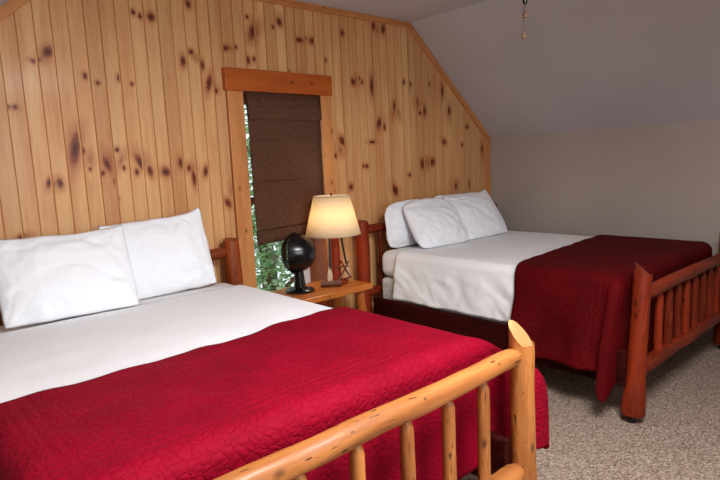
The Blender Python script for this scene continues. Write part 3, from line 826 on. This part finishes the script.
# desk fan
DX, DY = 2.25, 3.17
fan = thing('desk_fan', 'glossy black desk fan on the nightstand in front of the window', 'fan', (DX, DY, NZ))
b = MB(); b.lathe([(0, 0), (.10, 0), (.105, .006), (.10, .014), (.07, .024), (.035, .034), (0, .036)], (DX, DY, NZ), 40); b.build('base', M['black'], fan, loc=fan.location)
b = MB(); b.tube([(DX, DY, NZ + .03), (DX, DY, NZ + .08), (DX, DY + .005, NZ + .16), (DX, DY + .01, NZ + .20)], [.042, .036, .033, .036], 20); b.build('neck', M['black'], fan, loc=fan.location)
b = MB(); b.lathe([(.0, .0), (.011, .0), (.010, .010), (0, .011)], M=Matrix.Translation((DX + .02, DY - .075, NZ + .023)), seg=14); b.build('switch_knob', M['switch'], fan, loc=fan.location)
ax = Vector((-.66, .75, .02)).normalized()              # the way the fan blows
HC = Vector((DX - .01, DY - .01, NZ + .275))
Q = ax.to_track_quat('Z', 'Y').to_matrix().to_4x4()
F4 = Matrix.Translation(HC) @ Q
RH = .142
b = MB(); b.lathe([(.0, -.125), (.05, -.120), (.09, -.098), (.117, -.06), (.131, -.02), (RH, .012), (RH + .002, .03), (RH - .004, .034), (RH - .01, .02), (.115, -.02), (.07, -.06), (.0, -.07)], M=F4, seg=48)
b.build('fan_housing', M['black'], fan, loc=fan.location)
b = MB()
for k in range(60):
    a = 2 * PI * k / 60
    b.tube([F4 @ Vector((r * cos(a + tw), r * sin(a + tw), z)) for r, z, tw in ((.03, .105, 0), (.07, .098, .12), (.105, .078, .22), (RH, .032, .28))], .0024, 5)
for r, z in ((RH, .032), (.10, .082), (.06, .101)):
    b.tube([F4 @ Vector((r * cos(a * PI / 24), r * sin(a * PI / 24), z)) for a in range(49)], .003 if r > .12 else .002, 6, cap=False)
b.build('grille', M['black'], fan, loc=fan.location)
b = MB(); b.lathe([(0, .115), (.03, .113), (.045, .106), (.046, .098), (0, .098)], M=F4, seg=28); b.build('badge_cap', M['black'], fan, loc=fan.location)
for k in range(3):
    b = MB(); rows = []
    for i in range(9):
        t = i / 8; r = .018 + .095 * t; wd = .035 + .055 * sin(PI * (.2 + .7 * t))
        rows.append([b.vert(F4 @ Vector((r * cos(k * 2.094 + q * wd / r * .6), r * sin(k * 2.094 + q * wd / r * .6), .012 + q * .018))) for q in (-1, -.5, 0, .5, 1)])
    b.grid(lambda i, j: rows[j][i], 5, 9)
    b.build('blade', M['black'], fan, loc=fan.location, solid=.002)
b = MB(); b.lathe([(0, -.06), (.022, -.058), (.024, .03), (.018, .036), (0, .037)], M=F4, seg=20); b.build('hub', M['black'], fan, loc=fan.location)

# ceiling fan, of which the photo shows only the finial and the two pulls
CX, CYF = 2.375, 1.46
cf = thing('ceiling_fan', 'black finial and two wooden chain pulls of a ceiling fan at the top edge', 'ceiling fan', (CX, CYF, ZC))
def cfp(name, prof, mat):
    b = MB(); b.lathe(prof, (CX, CYF, 0), 32); return b.build(name, mat, cf, loc=cf.location)
cfp('canopy', [(0, ZC - .001), (.075, ZC - .001), (.07, ZC - .03), (.03, ZC - .055), (0, ZC - .055)], M['bronze'])
cfp('motor_housing', [(0, 2.595), (.06, 2.594), (.12, 2.57), (.13, 2.53), (.12, 2.49), (.08, 2.47), (0, 2.47)], M['bronze'])
cfp('switch_housing', [(0, 2.47), (.06, 2.469), (.06, 2.42), (.075, 2.40), (0, 2.40)], M['bronze'])
cfp('light_bowl', [(.0, 2.40), (.13, 2.40), (.135, 2.385), (.125, 2.345), (.10, 2.305), (.06, 2.27), (.02, 2.255), (0, 2.255)], M['frost'])
cfp('finial', [(0, 2.256), (.022, 2.255), (.02, 2.24), (.010, 2.23), (.009, 2.205), (.011, 2.195), (.012, 2.183), (.008, 2.173), (0, 2.170)], M['black'])
for k in range(5):
    a = .35 + k * 2 * PI / 5
    R4 = Matrix.Translation((CX, CYF, 2.50)) @ Matrix.Rotation(a, 4, 'Z') @ Matrix.Rotation(.2, 4, 'X')
    b = MB(); n = 14; rows = []
    for i in range(n):
        t = i / (n - 1); x = .17 + .43 * t
        wd = .055 + .012 * t if t < .9 else .067 * math.sqrt(max(0., 1 - ((t - .9) / .1) ** 2 * .75))
        rows.append([b.vert(R4 @ Vector((x, q * wd, 0)), (q * wd, k * 3., x * .12)) for q in (-1, -.5, 0, .5, 1)])
    b.grid(lambda i, j: rows[j][i], 5, n)
    bl = b.build('blade', M['fanbrown'], cf, loc=cf.location, solid=.006)
    b = MB(); b.box((.10, -.018, .004), (.24, .018, .010), R4); b.build('bracket', M['bronze'], bl, smooth=False)
    bpy.data.objects[[o.name for o in bl.children][-1]].location = -Vector(cf.location)
for dx, z in ((.0, 2.175), (-.012, 2.076)):
    px, py = CX * 1.072 + dx, CYF * 1.072
    b = MB(); b.tube([(CX + .058, CYF + .036, 2.43), (px - .03, py - .018, 2.425), (px - .004, py, 2.39), (px, py, 2.33), (px, py, z + .02)], .0009, 6)
    pc = b.build('pull_chain', M['bronze'], cf, loc=cf.location)
    b = MB(); b.lathe([(0, z + .022), (.004, z + .02), (.010, z + .004), (.0125, z - .008), (.010, z - .017), (0, z - .02)], (px, py, 0), 16)
    pu = b.build('pull', M['pull'], pc); pu.location = -Vector(cf.location)

# ------------------------------------------------------------------ camera and light
cam = bpy.data.cameras.new('camera'); cam.sensor_width = 36.; cam.lens = 561.52 / 720 * 36
co = link(bpy.data.objects.new('camera', cam))
RW = Matrix(((0.74058373, 0.12578168, -0.6600869), (-0.67050494, 0.07362407, -0.73824293), (-0.04425915, 0.98932223, 0.13886203)))
co.matrix_world = Matrix.Translation((0, 0, 1.5)) @ RW.to_4x4()
cam.clip_start = .05
S.camera = co

def area(name, loc, rot, sx, sy, power, col=(1, 1, 1)):
    l = bpy.data.lights.new(name, 'AREA'); l.shape = 'RECTANGLE'; l.size = sx; l.size_y = sy
    l.energy = power; l.color = col
    o = link(bpy.data.objects.new(name, l)); o.location = loc; o.rotation_euler = rot
    return o
area('rear_fill', ((RX0 + RX1) / 2, YR - .12, (RZ0 + RZ1) / 2), (PI / 2, 0, 0), RX1 - RX0 - .1, RZ1 - RZ0 - .1, 34, (.97, .985, 1.))  # added fill standing in for flash from behind the camera
cl = area('bounce_fill', (1.4, .25, ZC - .2), (0, 0, 0), .9, .9, 78, (.98, .985, 1.)); cl.data.shape = 'DISK'  # added fill without a fixture, stands for flash bounced off the ceiling
pl = bpy.data.lights.new('lamp_bulb', 'POINT'); pl.energy = 3.6; pl.color = (1., .92, .80); pl.shadow_soft_size = .06
po = link(bpy.data.objects.new('lamp_bulb', pl)); po.location = (LX - .005, LY, NZ + .475)

wd = bpy.data.worlds.new('sky'); S.world = wd; wd.use_nodes = True
bg = wd.node_tree.nodes['Background']
bg.inputs[0].default_value = (.86, .94, 1., 1.); bg.inputs[1].default_value = 1.2
S.view_settings.view_transform = 'Standard'
S.view_settings.look = 'None'
S.view_settings.gamma = 1.
S.view_settings.exposure = .52
S.view_settings.use_curve_mapping = False
S.cycles.use_denoising = True
S.cycles.max_bounces = 8
S.cycles.diffuse_bounces = 4
S.cycles.sample_clamp_indirect = 6.
